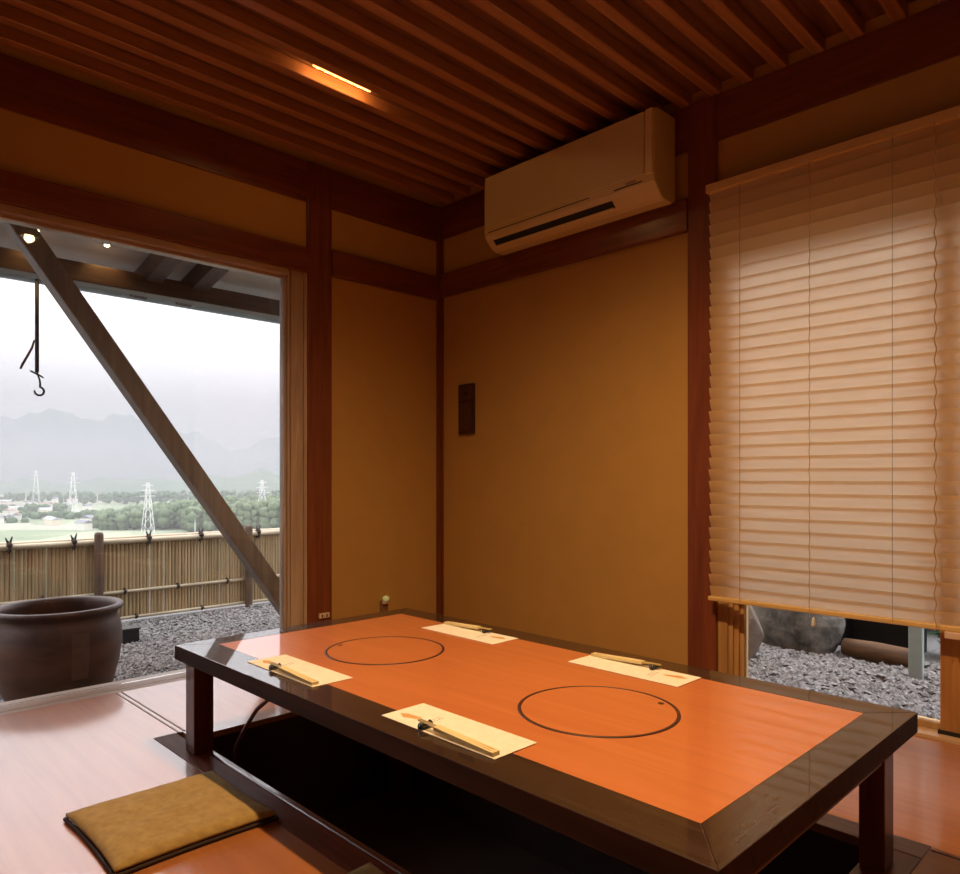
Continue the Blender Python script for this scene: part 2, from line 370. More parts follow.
# ------------------------------------------------------------------ air conditioner
AX0, AX1 = .567, 1.558
t = thing('air_conditioner', 'cream wall-mounted air conditioner with a dark outlet slot, above the wall rail', 'air conditioner', ((AX0+AX1)/2, 0, 2.03))
prof = [(-.032,2.40),(-.165,2.40),(-.188,2.392),(-.198,2.372),(-.200,2.11),(-.196,2.09),(-.182,2.072),(-.140,2.036),(-.118,2.028),(-.06,2.028),(-.032,2.045)]
MB().prism(prof, 'x', AX0, AX1).build('casing', CREAM, t, bevel=.006, seg=3)
MB().box(AX0+.012, AX1-.045, -.206, -.197, 2.125, 2.385).build('front_panel', CREAM, t, bevel=.004, seg=3)
MB().box(AX1-.040, AX1-.004, -.208, -.197, 2.118, 2.388).build('side_trim', mat('ac_trim', (.80,.64,.32), .4), t, bevel=.004)
def slopebox(x0, x1, t0, t1, h0, h1):   # along the lower slope of the casing
    a = Vector((0,-.186,2.076)); d = Vector((0,.046,-.040)).normalized(); n_ = Vector((0,-.656,-.755))
    m = MB(); vs = []
    for xx in (x0, x1):
        for (tt, hh) in ((t0,h0),(t1,h0),(t1,h1),(t0,h1)):
            p = a + d*tt + n_*hh; vs.append((xx, p.y, p.z))
    return m.add(vs, [(0,1,2,3),(7,6,5,4),(0,4,5,1),(1,5,6,2),(2,6,7,3),(3,7,4,0)])
slopebox(AX0+.045, 1.335, .010, .046, -.006, .0015).build('outlet_slot', BLACK, t)
slopebox(AX0+.05, 1.33, .040, .048, .0015, .007).build('louvre', CREAM, t, bevel=.001)
MB().box(AX0+.03, AX1-.33, -.2015, -.196, 2.104, 2.107).build('seam_line', BLACK, t)
MB().box(1.36, 1.50, -.2015, -.196, 2.098, 2.101).build('seam_line', BLACK, t)
MB().box(1.42, 1.47, -.203, -.199, 2.106, 2.114).build('display_window', mat('ac_display', (.35,.28,.18), .3), t)

# ------------------------------------------------------------------ wall fittings
t = thing('wall_control_panel', 'narrow dark upright control panel on the ochre wall below the air conditioner', 'wall panel', (.237, 0, 1.112))
MB().box(.177, .298, -.018, 0, 1.112, 1.392).build('backplate', SWITCH, t, bevel=.003)
MB().box(.190, .285, -.022, -.017, 1.30, 1.375).build('upper_face', SWITCH2, t, bevel=.002)
MB().box(.190, .285, -.022, -.017, 1.13, 1.285).build('lower_face', SWITCH2, t, bevel=.002)
MB().tube([(.2375,-.021,1.337),(.2375,-.029,1.337)], .012, 20).build('knob', SWITCH, t)
t = thing('night_light', 'tiny plug-in night light with glowing pale green lens low on the narrow wall', 'night light', (0, -.41, .17))
MB().box(0, .010, -.435, -.385, .135, .20).build('socket_plate', mat('brown_socket', (.22,.12,.06), .5), t, bevel=.002)
MB().box(.010, .028, -.428, -.394, .182, .198).build('plug_body', PLATE, t, bevel=.003)
MB().lathe([(.003,.196),(.014,.200),(.019,.209),(.017,.219),(.009,.226),(.002,.228)], (.024,-.411,0), 20).build('lens', NLIGHT, t, smooth=True)
t = thing('wall_outlet', 'small pinkish outlet box at the foot of the red post', 'outlet', (.018, -.795, .15))
MB().box(.018, .030, -.828, -.768, .158, .184).build('cover', PLATE, t, bevel=.003)
MB().box(.030, .033, -.815, -.809, .164, .178).build('slot', INK, t)
MB().box(.030, .033, -.789, -.783, .164, .178).build('slot', INK, t)

# ------------------------------------------------------------------ blind
BX0, BX1, BZ0, BZ1 = 1.728, 3.22, .368, 2.022
t = thing('venetian_blind', 'wide pale wooden slatted blind lowered over the window, top in shade', 'blind', ((BX0+BX1)/2, -.05, BZ0))
MB().box(BX0-.006, BX1, -.082, -.026, BZ1-.004, BZ1+.030).build('headrail', RAILM, t, bevel=.003)
MB().box(BX0, BX1, -.075, -.035, BZ0, BZ0+.018).build('bottom_rail', RAILM, t, bevel=.004)
n = 35; pitch = (BZ1-.02-BZ0-.03)/(n-1); proto = None; rr = random.Random(2)
for i in range(n):
    z = BZ0 + .035 + i*pitch; cy = -.055
    poly = []
    w_ = .0265; tilt = R(68+rr.uniform(-2.5,2.5)); ca, sa = math.cos(tilt), math.sin(tilt)
    top = []; bot = []
    for k in range(9):
        u = -1 + k/4; q = .0028*(1-u*u)
        # +u edge tilts up and toward the room
        for lst, off in ((top, .0006), (bot, -.0006)):
            a = u*w_; b = q + off
            lst.append((cy - a*ca - b*sa*1.0, z + a*sa - b*ca))
    MB().prism(top + bot[::-1], 'x', BX0+rr.uniform(0,.004), BX1).build('slat', SLAT, t)
for xx, r_ in ((1.868,.0008),(2.405,.0008),(2.95,.0008)):
    MB().tube([(xx,-.0835,BZ0+.01),(xx,-.0835,BZ1)], r_, 6).build('ladder_cord', mat('dark_cord', (.28,.18,.11), .9), t)
def twist(x0, z0, z1, y=-.089, r=.0022, amp=.003):
    n_ = int((z1-z0)/.012); return MB().tube([(x0+amp*math.sin(i*1.1), y+amp*math.cos(i*1.1)*.5, z0+(z1-z0)*i/n_) for i in range(n_+1)], r, 6)
twist(2.135, BZ0-.01, BZ1, r=.0012, amp=.0015).build('lift_cord', CORD, t)
MB().lathe([(.002,.035),(.005,.028),(.007,.008),(.008,0)], (2.15,-.09,.325), 12).build('cord_tassel', mat('white_tassel', (.8,.76,.7), .5), t, smooth=True)
twist(2.532, BZ0, BZ1, r=.0018, amp=.003).build('ladder_tape', CORD, t)
MB().box(2.555, 2.60, -.080, -.045, .345, .368).build('holder_bracket', PLATE, t, bevel=.003)

# ------------------------------------------------------------------ lamps
def spot(name, loc, power, size=R(120), col=(1,.52,.19), rad=.05, blend=.9, tgt=None):
    l = bpy.data.lights.new(name, 'SPOT'); l.energy = power; l.spot_size = size; l.spot_blend = blend; l.color = col; l.shadow_soft_size = rad
    o = bpy.data.objects.new(name, l); C.objects.link(o); o.location = loc
    d = Vector(tgt)-Vector(loc) if tgt else Vector((0,0,-1)); o.rotation_euler = d.to_track_quat('-Z','Y').to_euler(); return o
WARM = (1,.62,.30)
LX = 2.41-.1355*12.5+.0
t = thing('ceiling_glare_strip', 'short glowing strip added between the ceiling battens as reflected glare', 'lamp', (.7185, -1.15, 2.452))  # added glowing strip, stands in for glare thrown up from the table
MB().box(.706, .730, -1.29, -1.01, 2.474, 2.49).build('glare_housing', CEILB, t, bevel=.002)
MB().tube([(.718,-1.285,2.4655),(.718,-1.015,2.4655)], .004, 12).build('glare_tube', GLARE, t, smooth=True)
for k in range(7):  # point lights added to spread that glare over the battens
    pl = bpy.data.lights.new('strip_glow', 'POINT'); pl.energy = .16; pl.color = (1,.55,.2); pl.shadow_soft_size = .003
    po = bpy.data.objects.new('strip_glow', pl); C.objects.link(po); po.location = (.718, -1.27+.04*k, 2.4545)
def downlight(label, x, y, power, size, lit=12, r=.028):
    t = thing('ceiling_downlight', label, 'lamp', (x, y, 2.40))
    MB().lathe([(.070,.0),(.072,.012),(.072,.04),(.060,.04),(.058,.004),(.062,.0)], (x,y,2.398), 36, closed=False).build('lamp_ring', STEEL, t, smooth=True)
    MB().lathe([(.004,.014),(.03,.018),(.045,.026),(.05,.038)], (x,y,2.40), 24).build('bulb', emit('downlight_bulb', (1,.66,.38), lit), t, smooth=True)
    spot('lamp_light', (x, y, 2.395), power, R(size), WARM, r, 1.0)
downlight('round ceiling downlight shining straight down on the low table', 2.02, -1.62, 225, 154)
downlight('round ceiling downlight over the open floor behind the camera', 3.5, -3.5, 60, 105)
downlight('round ceiling downlight over the open floor by the big window', 1.6, -3.5, 7, 105)

# ------------------------------------------------------------------ outside: eave
e = MB().prism([(-.12,2.40),(-1.30,1.985),(-1.30,2.03),(-.12,2.46)], 'y', -5.2, 1.4)
struct('eave_soffit', e, SOFF)
struct('eave_roof', MB().prism([(-.12,2.54),(-1.45,2.06),(-1.45,2.09),(-.12,2.64)], 'y', -5.2, 1.4), EAVEW['y'])
struct('trim_80', MB().box(-1.08, -.98, -5.2, 1.4, 1.893, 1.995), EAVEW['y'], bevel=.004)
t = thing('rain_gutter', 'grey metal rain gutter running along the edge of the eave', 'gutter', (-1.42, -1.9, 1.88))
g = MB(); pr = []
for i in range(13):
    a = PI + PI*i/12; pr.append((-1.42+.055*math.cos(a), 2.008+.06*math.sin(a)))
for i in range(12, -1, -1):
    a = PI + PI*i/12; pr.append((-1.42+.050*math.cos(a), 2.008+.055*math.sin(a)))
n_ = len(pr); g.v = [(p[0], y, p[1]) for y in (-5.2, 1.4) for p in pr]; g.f = [(i, n_+i, n_+(i+1)%n_, (i+1)%n_) for i in range(n_)]
g.build('trough', GUT, t)
for y in (-3.4,-2.5,-1.6,-.7,.2,1.1): MB().box(-1.48,-1.30, y-.006, y+.006, 2.003, 2.015).box(-1.36,-1.35,y-.006,y+.006,2.0,2.10).build('bracket', IRON, t)
for y, lb in ((-1.28,'thick dark eave rafter, the one closer to the hanging hook'), (-1.02,'thick dark eave rafter, the one closer to the window post')):
    tag(MB().beam((-.13, y+.06, 2.26), (-1.20, y, 1.955), .095, .11).build('rafter', EAVEW['x'], bevel=.004), lb, 'rafter')
# diagonal brace
by = lambda z: -.815 - (z-.131)*(1.245/1.782)
t = thing('diagonal_brace', 'long grey-brown timber brace leaning across the view outside the big window', 'brace', (-.3, by(-.2), -.2))
MB().beam((-.30, by(-.2), -.17), (-.30, by(2.20), 2.20), .085, .088, (1,0,0)).build('brace_beam', BRACE, t, bevel=.006)
MB().box(-.36, -.24, -.86, -.44, -.2, -.02).build('foot_block', EAVEW['x'], t, bevel=.004)
# eave lamps
for (x, y, nm) in ((-.93, -1.523, 'small warm downlight under the eave, to the window post side of the brace'), (-.93, -1.85, 'small warm downlight under the eave by the hanging hook')):
    zs = 2.40 + (x+.12)*(.415/1.18)
    t = thing('eave_downlight', nm, 'lamp', (x, y, zs-.02))
    MB().lathe([(.022,-.012),(.024,.0),(.024,.03)], (x,y,zs-.008), 20).build('lamp_rim', STEEL, t)
    MB().lathe([(.003,-.020),(.011,-.016),(.015,-.008),(.013,0)], (x,y,zs-.008), 16).build('bulb', EBULB, t, smooth=True)
    spot('eave_light', (x, y, zs-.04), 2.2, R(110), (1,.55,.2), .02, .7, (x-.12, y, 1.8))
# hanging hook
hx, hy = -1.0, -1.83
t = thing('hanging_hook', 'slim hanging rod with iron hook and a dangling piece of rope', 'hook', (hx, hy, 1.285))
MB().tube([(hx,hy,1.87),(hx,hy,1.40)], .0095, 10).build('rod', IRON, t, smooth=True)
MB().tube([(hx,hy,1.40),(hx+.001,hy+.012,1.36),(hx,hy+.014,1.345)], .0045, 8).build('shank', IRON, t, smooth=True)
pts = [(hx, hy+.014, 1.345)]
for i in range(14):
    a = R(80 - i*21); pts.append((hx, hy+.014+.021*math.cos(a)-.004, 1.305+.021*math.sin(a)))
MB().tube(pts, [.0055]*(len(pts)-2)+[.0045,.0025], 8).build('hook', IRON, t, smooth=True)
MB().tube([(hx,hy-.012,1.56),(hx,hy-.022,1.52),(hx,hy-.045,1.47),(hx,hy-.062,1.435),(hx,hy-.072,1.41)], [.004,.0055,.006,.006,.005], 8).build('rope_end', ROPE, t, smooth=True)
MB().tube([(hx,hy-.03,1.405),(hx,hy-.01,1.395),(hx,hy+.012,1.385),(hx,hy+.028,1.375)], .0045, 8).build('crosspiece', ROPE, t, smooth=True)

# ------------------------------------------------------------------ outside: left garden
GZ = -.2
struct('ground_gravel_bed', MB().box(-4.6, -.12, -6, 2.6, GZ-.15, GZ), GRBED)
def stones(name, label, x0, x1, y0, y1, z, n, r0, r1, seed, clear=()):
    rr = random.Random(seed); m = MB()
    base = [(0,0,1),(1,0,.1),(.3,.95,-.05),(-.8,.6,.1),(-.8,-.6,-.05),(.3,-.95,.1),(0,0,-1)]
    fs = [(0,1,2),(0,2,3),(0,3,4),(0,4,5),(0,5,1),(6,2,1),(6,3,2),(6,4,3),(6,5,4),(6,1,5)]
    for _ in range(n):
        cx, cy = rr.uniform(x0,x1), rr.uniform(y0,y1); r = rr.uniform(r0,r1); a = rr.uniform(0,6.28); ca, sa = math.cos(a), math.sin(a)
        if any(a_-r < cx < b_+r and c_-r < cy < d_+r for a_, b_, c_, d_ in clear): continue
        sx, sy, sz = rr.uniform(.8,1.3), rr.uniform(.7,1.1), rr.uniform(.5,.9); tl = rr.uniform(-.5,.5); zz = z + r*sz*rr.uniform(.25,1.1)
        vs = []
        for px, py, pz in base:
            px *= sx*r*rr.uniform(.85,1.15); py *= sy*r*rr.uniform(.85,1.15); pz *= sz*r
            vs.append((cx+px*ca-py*sa, cy+px*sa+py*ca, zz+pz+px*tl))
        m.add(vs, fs)
    return tag(m.build(name, STONE), label, 'gravel', kind='stuff')
stones('gravel', 'grey gravel spread between the big window and the bamboo fence', -2.41, -.16, -2.9, .9, GZ, 24000, .007, .016, 1, ((-.90,-.48,-2.02,-1.60), (-.36,-.24,-.86,-.44), (-1.82,-1.72,-1.185,-1.085)))
# fence
FX = -2.5
t = thing('bamboo_fence', 'low fence of upright split bamboo tied to horizontal poles', 'fence', (FX, -.9, GZ))
rr = random.Random(5); m = MB(); y = -3.6
while y < 1.9:
    r = rr.uniform(.011,.016); top = .395 + rr.uniform(-.006,.006)
    m.tube([(FX+rr.uniform(-.002,.002), y, GZ+.02), (FX, y, top)], r, 8); y += r*1.86
m.build('bamboo_uprights', BAMB, t, smooth=False)
for z, rx in ((.405,.020),(.03,.013),(-.165,.012)):
    nm = 'rail'
    MB().tube([(FX+.026, -3.62, z), (FX+.026, -.9, z-.004), (FX+.026, 1.92, z)], rx, 12).build(nm, BAMR, t, smooth=True)
MB().tube([(FX-.02, -3.62, .418), (FX-.02, 1.92, .418)], .017, 12).build('rail', BAMR, t, smooth=True)
for y in (-2.4, -1.117, .03, 1.2):
    MB().lathe([(.030,0),(.030,.66),(.024,.675),(.004,.68)], (FX+.065, y, GZ), 14).build('fence_post', FPOST, t, smooth=False)
ties = [(y, .405, 1) for y in (-2.3,-1.66,-1.27,-.76,-.36,.13,.6)] + [(y, .03, .6) for y in (-2.0,-1.46,-.93,-.54,-.14,.4)] + [(y, -.165, .5) for y in (-1.6,-.85,-.35,.3)]
for (y, z, s_) in ties:
    m = MB(); m.tube([(FX+.026+.022*s_*math.cos(a)*1.3, y, z+.026*s_*math.sin(a)*1.25) for a in [2*PI*i/10 for i in range(11)]], .0085*s_+.002, 6)
    if s_ == 1:
        m.tube([(FX+.035, y-.004, z+.02), (FX+.04, y-.022, z+.062)], [.009,.004], 6).tube([(FX+.035, y+.004, z+.02), (FX+.04, y+.016, z+.070)], [.009,.004], 6)
        m.tube([(FX+.052, y, z+.01), (FX+.055, y-.012, z-.05)], [.007,.003], 6).lathe([(.004,-.016),(.017,-.008),(.019,.004),(.011,.018),(.003,.022)], (FX+.046, y, z+.012), 10)
    else: m.lathe([(.003,-.012),(.012,-.005),(.012,.006),(.003,.012)], (FX+.045, y, z), 8)
    m.build('rope_tie', TIE, t, smooth=True)
# big jar
jx, jy = -.69, -1.81
t = thing('stoneware_jar', 'large dark brown stoneware jar with a wide mouth outside the big window', 'jar', (jx, jy, GZ))
pr = [(.18,.0),(.215,.012),(.245,.08),(.272,.18),(.284,.27),(.283,.34),(.272,.39),(.262,.41),(.272,.425),(.288,.437),(.293,.449),(.286,.459),(.270,.461),(.255,.452),(.248,.435),(.252,.40),(.262,.33),(.262,.25),(.24,.12),(.18,.05)]
pr = [(a*.955, b) for a, b in pr]
MB().lathe(pr, (jx, jy, GZ), 64).build('jar_body', JAR, t, smooth=True)
m = MB().prism([(-.075,.345),(.0,.345),(.0,.16),(-.075,.16)], 'x', 0, .01)
# paler brown patch on the side facing the room
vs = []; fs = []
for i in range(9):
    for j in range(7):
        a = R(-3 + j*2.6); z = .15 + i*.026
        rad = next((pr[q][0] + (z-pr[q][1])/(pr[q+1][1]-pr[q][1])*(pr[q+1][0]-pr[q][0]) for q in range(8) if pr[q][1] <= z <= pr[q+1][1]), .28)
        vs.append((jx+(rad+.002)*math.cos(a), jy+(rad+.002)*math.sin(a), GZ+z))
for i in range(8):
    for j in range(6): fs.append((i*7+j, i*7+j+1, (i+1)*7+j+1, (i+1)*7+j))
MB().add(vs, fs).build('paler_patch', mat('jar_paler_brown', (.095,.046,.031), .5, (.06,.028,.019), ns=12), t, smooth=True)
# small black garden lamp box
t = thing('garden_box', 'small black box on the gravel behind the stoneware jar', 'box', (-1.77, -1.135, GZ))
MB().box(-1.82,-1.72,-1.185,-1.085, GZ, GZ+.085).build('box_body', BLACK, t, bevel=.004)
MB().box(-1.826,-1.714,-1.191,-1.079, GZ+.085, GZ+.098).build('box_lid', IRON, t, bevel=.002)

# ------------------------------------------------------------------ outside: garden behind the blind
G2 = -.04
struct('ground_back_garden', MB().box(-.5, 6.5, .12, 6, G2-.15, G2), GRBED)
stones('pebbles', 'grey pebbles on the ground outside the window with the blind', 1.25, 3.1, .14, 1.2, G2, 8000, .011, .022, 4, ((1.84,2.21,1.02,1.12), (1.42,1.80,1.0,1.25), (1.40,1.58,.56,.72), (2.205,2.262,.86,.89)))
def boulder(name, label, cx, cy, sx, sy, sz, mt, seed, z=G2):
    rr = random.Random(seed); import bmesh
    bm = bmesh.new(); bmesh.ops.create_icosphere(bm, subdivisions=4, radius=1)
    ks = [(Vector((rr.uniform(-1,1), rr.uniform(-1,1), rr.uniform(-1,1))).normalized(), rr.uniform(.62,.95)) for _ in range(14)]
    for v in bm.verts:
        p = v.co.copy()
        for d, h in ks:
            q = p.dot(d)
            if q > h: p -= d*(q-h)*.85
        v.co = Vector((p.x*sx, p.y*sy, p.z*sz))
    zmin = min(v.co.z for v in bm.verts)
    for v in bm.verts: v.co.z -= zmin*.92
    me = bpy.data.meshes.new(name); bm.to_mesh(me); bm.free(); me.materials.append(mt)
    o = bpy.data.objects.new(name, me); C.objects.link(o); o.location = (cx, cy, z); return tag(o, label, 'rock')
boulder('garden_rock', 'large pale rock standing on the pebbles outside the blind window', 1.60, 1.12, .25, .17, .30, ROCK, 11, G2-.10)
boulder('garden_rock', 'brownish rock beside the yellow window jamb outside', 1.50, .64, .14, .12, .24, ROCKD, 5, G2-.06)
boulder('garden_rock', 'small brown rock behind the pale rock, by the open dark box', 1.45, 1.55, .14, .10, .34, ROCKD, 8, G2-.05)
t = thing('brown_log', 'thick brown log edging lying behind the pebbles', 'log', (2.0, 1.07, G2))
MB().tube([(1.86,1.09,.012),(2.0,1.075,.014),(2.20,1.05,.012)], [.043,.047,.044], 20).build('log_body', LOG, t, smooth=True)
t = thing('wooden_crate', 'dark open-fronted wooden box standing behind the brown log', 'box', (1.98, 1.35, G2))
MB().box(1.74,2.12,1.5,1.52,G2,.52).box(1.74,1.76,1.33,1.5,G2,.52).box(2.10,2.12,1.33,1.5,G2,.52).box(1.74,2.12,1.33,1.52,.52,.54).box(1.76,2.10,1.33,1.345,.42,.52).build('box_shell', BLACK, t)
tag(MB().box(2.205,2.262,.86,.89,G2,.95).build('garden_stake', BLUEP, bevel=.004), 'grey-blue upright board standing outside next to the bush', 'post')
def leafy(name, label, cx, cy, z0, w, h, n, mt, seed, cat, ls=.05, stuff=False):
    rr = random.Random(seed); t = thing(name, label, cat, (cx, cy, z0)); m = MB()
    for _ in range(n):
        a = rr.uniform(0,6.28); q = rr.random()**.5; zz = rr.random(); rad = w*q*math.sin(PI*min(.95,.25+zz*.7))
        p = Vector((cx+rad*math.cos(a), cy+rad*math.sin(a), z0+.05+zz*h)); d = Vector((rr.uniform(-1,1),rr.uniform(-1,1),rr.uniform(-.5,.9))).normalized()
        s1 = d.cross(Vector((rr.uniform(-1,1),rr.uniform(-1,1),rr.uniform(-1,1)))).normalized(); L_ = ls*rr.uniform(.6,1.3)
        up = s1.cross(d)*L_*.12
        m.add([p, p+d*L_*.5+s1*L_*.28+up, p+d*L_, p+d*L_*.5-s1*L_*.28+up, p+d*L_*.5-up*.4], [(0,1,4),(1,2,4),(2,3,4),(3,0,4)])
    m.build('foliage', mt, t)
    m2 = MB()
    for _ in range(6):
        a = rr.uniform(0,6.28); m2.tube([(cx,cy,z0),(cx+.3*w*math.cos(a),cy+.3*w*math.sin(a),z0+h*.4),(cx+.6*w*math.cos(a),cy+.6*w*math.sin(a),z0+h*.8)], [.008,.006,.003], 5)
    m2.build('stems', FPOST, t)
leafy('leafy_bush', 'bright green bush beside the grey-blue board outside the blind window', 2.37, 1.42, G2, .20, .62, 1300, LEAF, 3, 'bush', .06)
leafy('garden_hedge', 'dark low hedge at the back of the pebble garden behind the pale rock', .75, 2.3, G2, .6, .75, 3000, HEDGE, 6, 'hedge', .08)
leafy('garden_hedge', 'dark low hedge behind the open wooden box', 2.05, 2.4, G2, .6, .7, 3000, HEDGE, 9, 'hedge', .08)
struct('sky_blocking_wall', MB().box(-.5, 6.5, 3.35, 3.45, G2, 1.95), mat('sky_blocking_wall_face', (.20,.17,.14), .9, (.12,.10,.08), ns=4))  # added wall, raised to block low sky from the indoor floor

# ------------------------------------------------------------------ far landscape (true distances, metres)
CAM = Vector((3.1563, -2.7716, .86)); F = 716.88
ax = Vector((.700667,-.713488)); ay = Vector((.713488,.700667))
def polar(px, depth):         # ground position seen in the direction px at a given depth
    r = (px-480)/F*depth
    # camera right/forward in world axes
    right = Vector((ax.x, ay.x)); fwd = Vector((ax.y, ay.y))
    p = Vector((CAM.x, CAM.y)) + right*r + fwd*depth
    return p.x, p.y
def lerp(tab, v):
    for (a, b), (c, d) in zip(tab, tab[1:]):
        if v <= c: t_ = max(0, (v-a)/(c-a)); t_ = t_*t_*(3-2*t_); return b+(d-b)*t_
    return tab[-1][1]
VZ = -42
def ridge(name, prof, d0, d1, mt, seed, rough, step=6, base=VZ-5, label=None):
    """a real range of hills: heights over azimuth and depth"""
    rr = random.Random(seed); ph = [(rr.uniform(.01,.16), rr.uniform(0,6.28), rr.uniform(.3,1)) for _ in range(14)]
    pxs = [p for p in range(-420, 520, step)]; nd = 22; vs = []; fs = []
    for i in range(nd+1):
        u = i/nd; d = d0+(d1-d0)*u; b = math.sin(PI*min(1,u*1.0))**.9
        for px in pxs:
            top = (479-lerp(prof, px))/F*(d0+d1)/2 + CAM.z
            nz = sum(a*math.sin(px*f*(1+.1*q)+p+u*7*a) for q, (f, p, a) in enumerate(ph))*rough
            z = base + (top-base)*b + nz*b*math.sin(u*PI)
            x_, y_ = polar(px, d); vs.append((x_, y_, z))
    n_ = len(pxs)
    for i in range(nd):
        for j in range(n_-1): fs.append((i*n_+j, i*n_+j+1, (i+1)*n_+j+1, (i+1)*n_+j))
    return struct(name, MB().add(vs, fs), mt, smooth=True)
MTN = mat('mountain_forest', (.075,.11,.10), .95, (.05,.08,.07), scale=(.001,.001,.001), ns=4, detail=8)
HILL = mat('hill_forest', (.10,.15,.09), .95, (.05,.085,.05), scale=(.004,.004,.004), ns=4, detail=8)
ridge('hills_far_range', [(-420,440),(-150,425),(-60,421),(0,418),(45,415),(120,416),(160,424),(195,437),(225,446),(248,447),(270,440),(300,432),(400,420),(520,430)], 7000, 10500, MTN, 1, 22)
ridge('hills_mountain_spur', [(-420,455),(-150,452),(-40,446),(20,449),(80,441),(150,452),(200,462),(240,466),(290,455),(400,445),(520,450)], 4600, 6400, MTN, 4, 14)
ridge('hills_wooded', [(-420,482),(-100,480),(0,482),(35,478),(62,484),(110,477),(150,479),(200,479),(235,475),(260,472),(300,474),(400,470),(520,475)], 1900, 2700, HILL, 2, 3)
def valley():
    m, nt, b = newmat('valley_fields'); b.inputs['Roughness'].default_value = .95
    v = coords(nt, (.006,.006,.006)); vo = nt.nodes.new('ShaderNodeTexVoronoi'); vo.inputs['Scale'].default_value = 1.6; nt.links.new(v, vo.inputs['Vector'])
    f = noise(nt, v, 2.4, 6)
    mxx = nt.nodes.new('ShaderNodeMixRGB'); mxx.inputs[0].default_value = .5
    c1 = ramp(nt, f, [(.3,(.08,.11,.07)), (.55,(.19,.23,.13)), (.75,(.32,.33,.25))]); sep = nt.nodes.new('ShaderNodeSeparateColor'); nt.links.new(vo.outputs['Color'], sep.inputs[0])
    c2 = ramp(nt, sep.outputs[0], [(.2,(.12,.16,.09)), (.55,(.24,.28,.17)), (.85,(.38,.37,.31))])
    nt.links.new(c1, mxx.inputs[1]); nt.links.new(c2, mxx.inputs[2]); nt.links.new(mxx.outputs[0], b.inputs['Base Color']); return m
VAL = valley()
vs = []; fs = []; ds = [12, 40, 90, 170, 300, 600, 1200, 2500, 6000, 14000]; hz = [-1.0, -14, -30, VZ+2, VZ, VZ, VZ, VZ, VZ, VZ]; pxs = list(range(-900, 900, 60))
for d, z in zip(ds, hz):
    for px in pxs: x_, y_ = polar(px, d); vs.append((x_, y_, z))
for i in range(len(ds)-1):
    for j in range(len(pxs)-1): fs.append((i*len(pxs)+j, i*len(pxs)+j+1, (i+1)*len(pxs)+j+1, (i+1)*len(pxs)+j))
struct('ground_valley', MB().add(vs, fs), VAL)
AVOID = []
# pylons
PYL = mat('pylon_steel', (.72,.72,.72), .5)
def make_pylon(px, d, h, label):
    x_, y_ = polar(px, d); AVOID.append((x_, y_, 14)); t = thing('power_pylon', label, 'pylon', (x_, y_, VZ)); w = h*.095; m = MB(); q = .22+h*.004
    lv = [0,.22,.42,.6,.75,.88,1.0]; ww = [w*(1-.82*v) for v in lv]
    for a, b in zip(range(6), range(1,7)):
        for sx, sy in ((-1,-1),(1,-1),(1,1),(-1,1)):
            p0 = Vector((x_+sx*ww[a], y_+sy*ww[a], VZ+h*lv[a])); p1 = Vector((x_+sx*ww[b], y_+sy*ww[b], VZ+h*lv[b])); m.beam(p0, p1, q, q)
            nx, ny = (sy*-1*-1, 0) if False else ((-sx, sy) if sx*sy > 0 else (sx, -sy))
            p2 = Vector((x_+nx*ww[b], y_+ny*ww[b], VZ+h*lv[b])); m.beam(p0, p2, q*.6, q*.6)
    m.build('tower_frame', PYL, t)
    c = MB()
    for zz, L_ in ((.74,.15),(.85,.13),(.95,.10)):
        c.beam((x_, y_-h*L_, VZ+h*zz), (x_, y_+h*L_, VZ+h*zz), q*1.1, q*1.1)
    c.build('cross_arms', PYL, t)
make_pylon(148, 560, 40, 'pale lattice power pylon rising from the start of the tree belt')
make_pylon(262, 620, 42, 'pale lattice power pylon seen just beside the window jamb')
make_pylon(73, 900, 52, 'tall faint power pylon over the village fields')
make_pylon(36, 1250, 58, 'distant faint power pylon nearest the hanging hook')
tag(MB().tube([(*polar(195,430), VZ), (*polar(195,430), VZ+18)], [.3,.2], 8).build('utility_pole', PYL), 'thin pale utility pole in front of the tree belt', 'pole')
# houses
HW = [mat('house_wall_%d' % i, c, .8) for i, c in enumerate(((.75,.72,.66),(.62,.60,.58),(.70,.62,.5)))]
HR = [mat('house_roof_%d' % i, c, .6) for i, c in enumerate(((.16,.17,.20),(.30,.22,.19),(.34,.36,.38)))]
rr = random.Random(12); spots = []
for i in range(64):
    px = rr.uniform(-60, 90) if i < 48 else rr.uniform(90, 280); d = rr.choice([rr.uniform(560,800), rr.uniform(800,1150), rr.uniform(1150,1700)]); 
    if i >= 48: d = rr.uniform(800,1700)
    spots.append((px, d))
for i, (px, d) in enumerate(spots):
    x_, y_ = polar(px, d); L_, W_, h_ = rr.uniform(8,16), rr.uniform(7,10), rr.uniform(4,7.5); s_ = 1+max(0,d-800)/1500
    L_ *= s_; a = rr.uniform(0,PI)
    if any((x_-p)**2+(y_-q)**2 < (r_+12)**2 for p, q, r_ in AVOID): continue
    AVOID.append((x_, y_, L_*.6+8))
    t = thing('village_house', 'small far house with pale walls among the valley fields', 'house', (x_, y_, VZ), 'far houses in the valley')
    MB().box(x_-L_/2,x_+L_/2,y_-W_/2,y_+W_/2,VZ,VZ+h_).build('house_walls', HW[i%3], t)
    MB().prism([(y_-W_/2-.5,VZ+h_),(y_+W_/2+.5,VZ+h_),(y_,VZ+h_+W_*.3)], 'x', x_-L_/2-.5, x_+L_/2+.5).build('roof', HR[i%3], t)
    t.rotation_euler.z = a
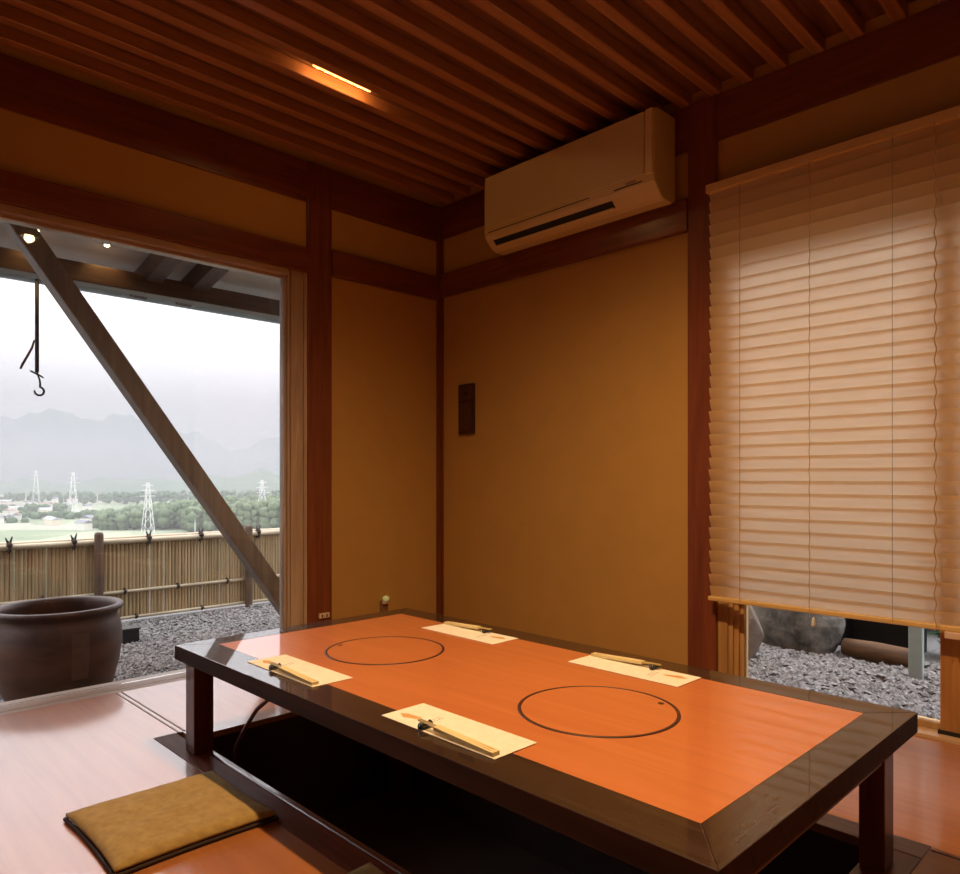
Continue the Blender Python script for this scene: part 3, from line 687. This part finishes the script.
# woodland belts
TREE = mat('far_tree_crown', (.12,.165,.075), .9, (.05,.075,.04), scale=(.15,.15,.15), ns=3, detail=6)
def belt(name, label, spec, seed, mt=TREE):
    rr = random.Random(seed); m = MB()
    ico = [(0,0,1),(.89,0,.45),(.28,.85,.45),(-.72,.53,.45),(-.72,-.53,.45),(.28,-.85,.45),(.72,.53,-.45),(-.28,.85,-.45),(-.89,0,-.45),(-.28,-.85,-.45),(.72,-.53,-.45),(0,0,-1)]
    fc = [(0,1,2),(0,2,3),(0,3,4),(0,4,5),(0,5,1),(1,6,2),(2,7,3),(3,8,4),(4,9,5),(5,10,1),(6,7,2),(7,8,3),(8,9,4),(9,10,5),(10,6,1),(11,7,6),(11,8,7),(11,9,8),(11,10,9),(11,6,10)]
    for (p0, p1, d0, d1, h0, h1, n_) in spec:
        for _ in range(n_):
            u = rr.random(); px = p0+(p1-p0)*u; d = rr.uniform(d0,d1); hh = h0+(h1-h0)*u; h = hh*rr.uniform(.7,1.05); r = rr.uniform(3,5.5)
            x_, y_ = polar(px, d)
            if any((x_-a)**2+(y_-b)**2 < q*q for a, b, q in AVOID): continue
            for z in ([VZ+h-r] if h < 9 else [VZ+h-r, VZ+h-2.2*r, VZ+h*.35]):
                q = [rr.uniform(.75,1.25) for _ in ico]; m.add([(x_+a*r*k_, y_+b_*r*k_, z+c*r*k_) for (a,b_,c), k_ in zip(ico, q)], fc)
    return tag(m.build(name, mt, smooth=True), label, 'trees', kind='stuff')
belt('woodland', 'green belt of trees in the valley above the bamboo fence', [(95,200,600,680,14,26,230),(185,300,560,680,22,27,300),(200,420,640,760,26,30,200)], 1)
belt('hedgerow', 'broken rows of darker trees across the valley fields', [(-60,75,900,960,10,12,90),(20,110,760,800,8,10,60),(-200,30,700,740,8,7,90),(60,300,1200,1400,18,26,220),(-200,90,1300,1450,12,20,200)], 2, mat('hedgerow_crown', (.07,.12,.05), .9, (.035,.065,.03), scale=(.1,.1,.1)))
# haze over the valley
m = bpy.data.materials.new('valley_haze'); m.use_nodes = True; nt = m.node_tree; nt.nodes.clear(); out = nt.nodes.new('ShaderNodeOutputMaterial')
vsn = nt.nodes.new('ShaderNodeVolumeScatter'); vsn.inputs['Color'].default_value = (.92,.93,1,1); vsn.inputs['Density'].default_value = .00022; vsn.inputs['Anisotropy'].default_value = 0
va = nt.nodes.new('ShaderNodeVolumeAbsorption'); va.inputs['Color'].default_value = (.06,.05,.12,1); va.inputs['Density'].default_value = .00036
vad = nt.nodes.new('ShaderNodeAddShader'); nt.links.new(vsn.outputs[0], vad.inputs[0]); nt.links.new(va.outputs[0], vad.inputs[1]); nt.links.new(vad.outputs[0], out.inputs['Volume'])
hz_ = MB().box(-15000, -120, -9000, 12000, VZ-30, 225).build('valley_haze', m); tag(hz_, 'pale evening haze filling the valley below the mountains', 'haze', kind='stuff')

# ------------------------------------------------------------------ sky
w = bpy.data.worlds.new('sky'); bpy.context.scene.world = w; w.use_nodes = True; nt = w.node_tree; bg = nt.nodes['Background']
tc = nt.nodes.new('ShaderNodeTexCoord'); sp = nt.nodes.new('ShaderNodeSeparateXYZ'); nt.links.new(tc.outputs['Generated'], sp.inputs[0])
SK = ramp(nt, sp.outputs['Z'], [(0,(.80,.77,.83)), (.08,(.88,.82,.87)), (.20,(1,.97,1)), (.30,(1,.97,1))])
nt.links.new(SK, bg.inputs[0])
mr = nt.nodes.new('ShaderNodeMapRange'); mr.inputs['From Min'].default_value = .10; mr.inputs['From Max'].default_value = .60; mr.inputs['To Min'].default_value = 1.2; mr.inputs['To Max'].default_value = 5.8
nt.links.new(sp.outputs['Z'], mr.inputs['Value']); nt.links.new(mr.outputs[0], bg.inputs[1])

# ------------------------------------------------------------------ camera
cd = bpy.data.cameras.new('camera'); cam = bpy.data.objects.new('camera', cd); C.objects.link(cam); bpy.context.scene.camera = cam
cam.location = CAM; cd.sensor_fit = 'HORIZONTAL'; cd.sensor_width = 36; cd.lens = 36*F/960
# level camera looking between the two walls; horizon below the middle of the frame
fw = Vector((ax.y, ay.y, 0)); cam.rotation_euler = fw.to_track_quat('-Z','Y').to_euler()
cd.shift_y = (479-437)/960; cd.clip_end = 30000; cd.clip_start = .02
sc = bpy.context.scene
sc.cycles.volume_bounces = 3
sc.view_settings.view_transform = 'Standard'; sc.view_settings.look = 'None'; sc.view_settings.gamma = 1; sc.view_settings.exposure = 0
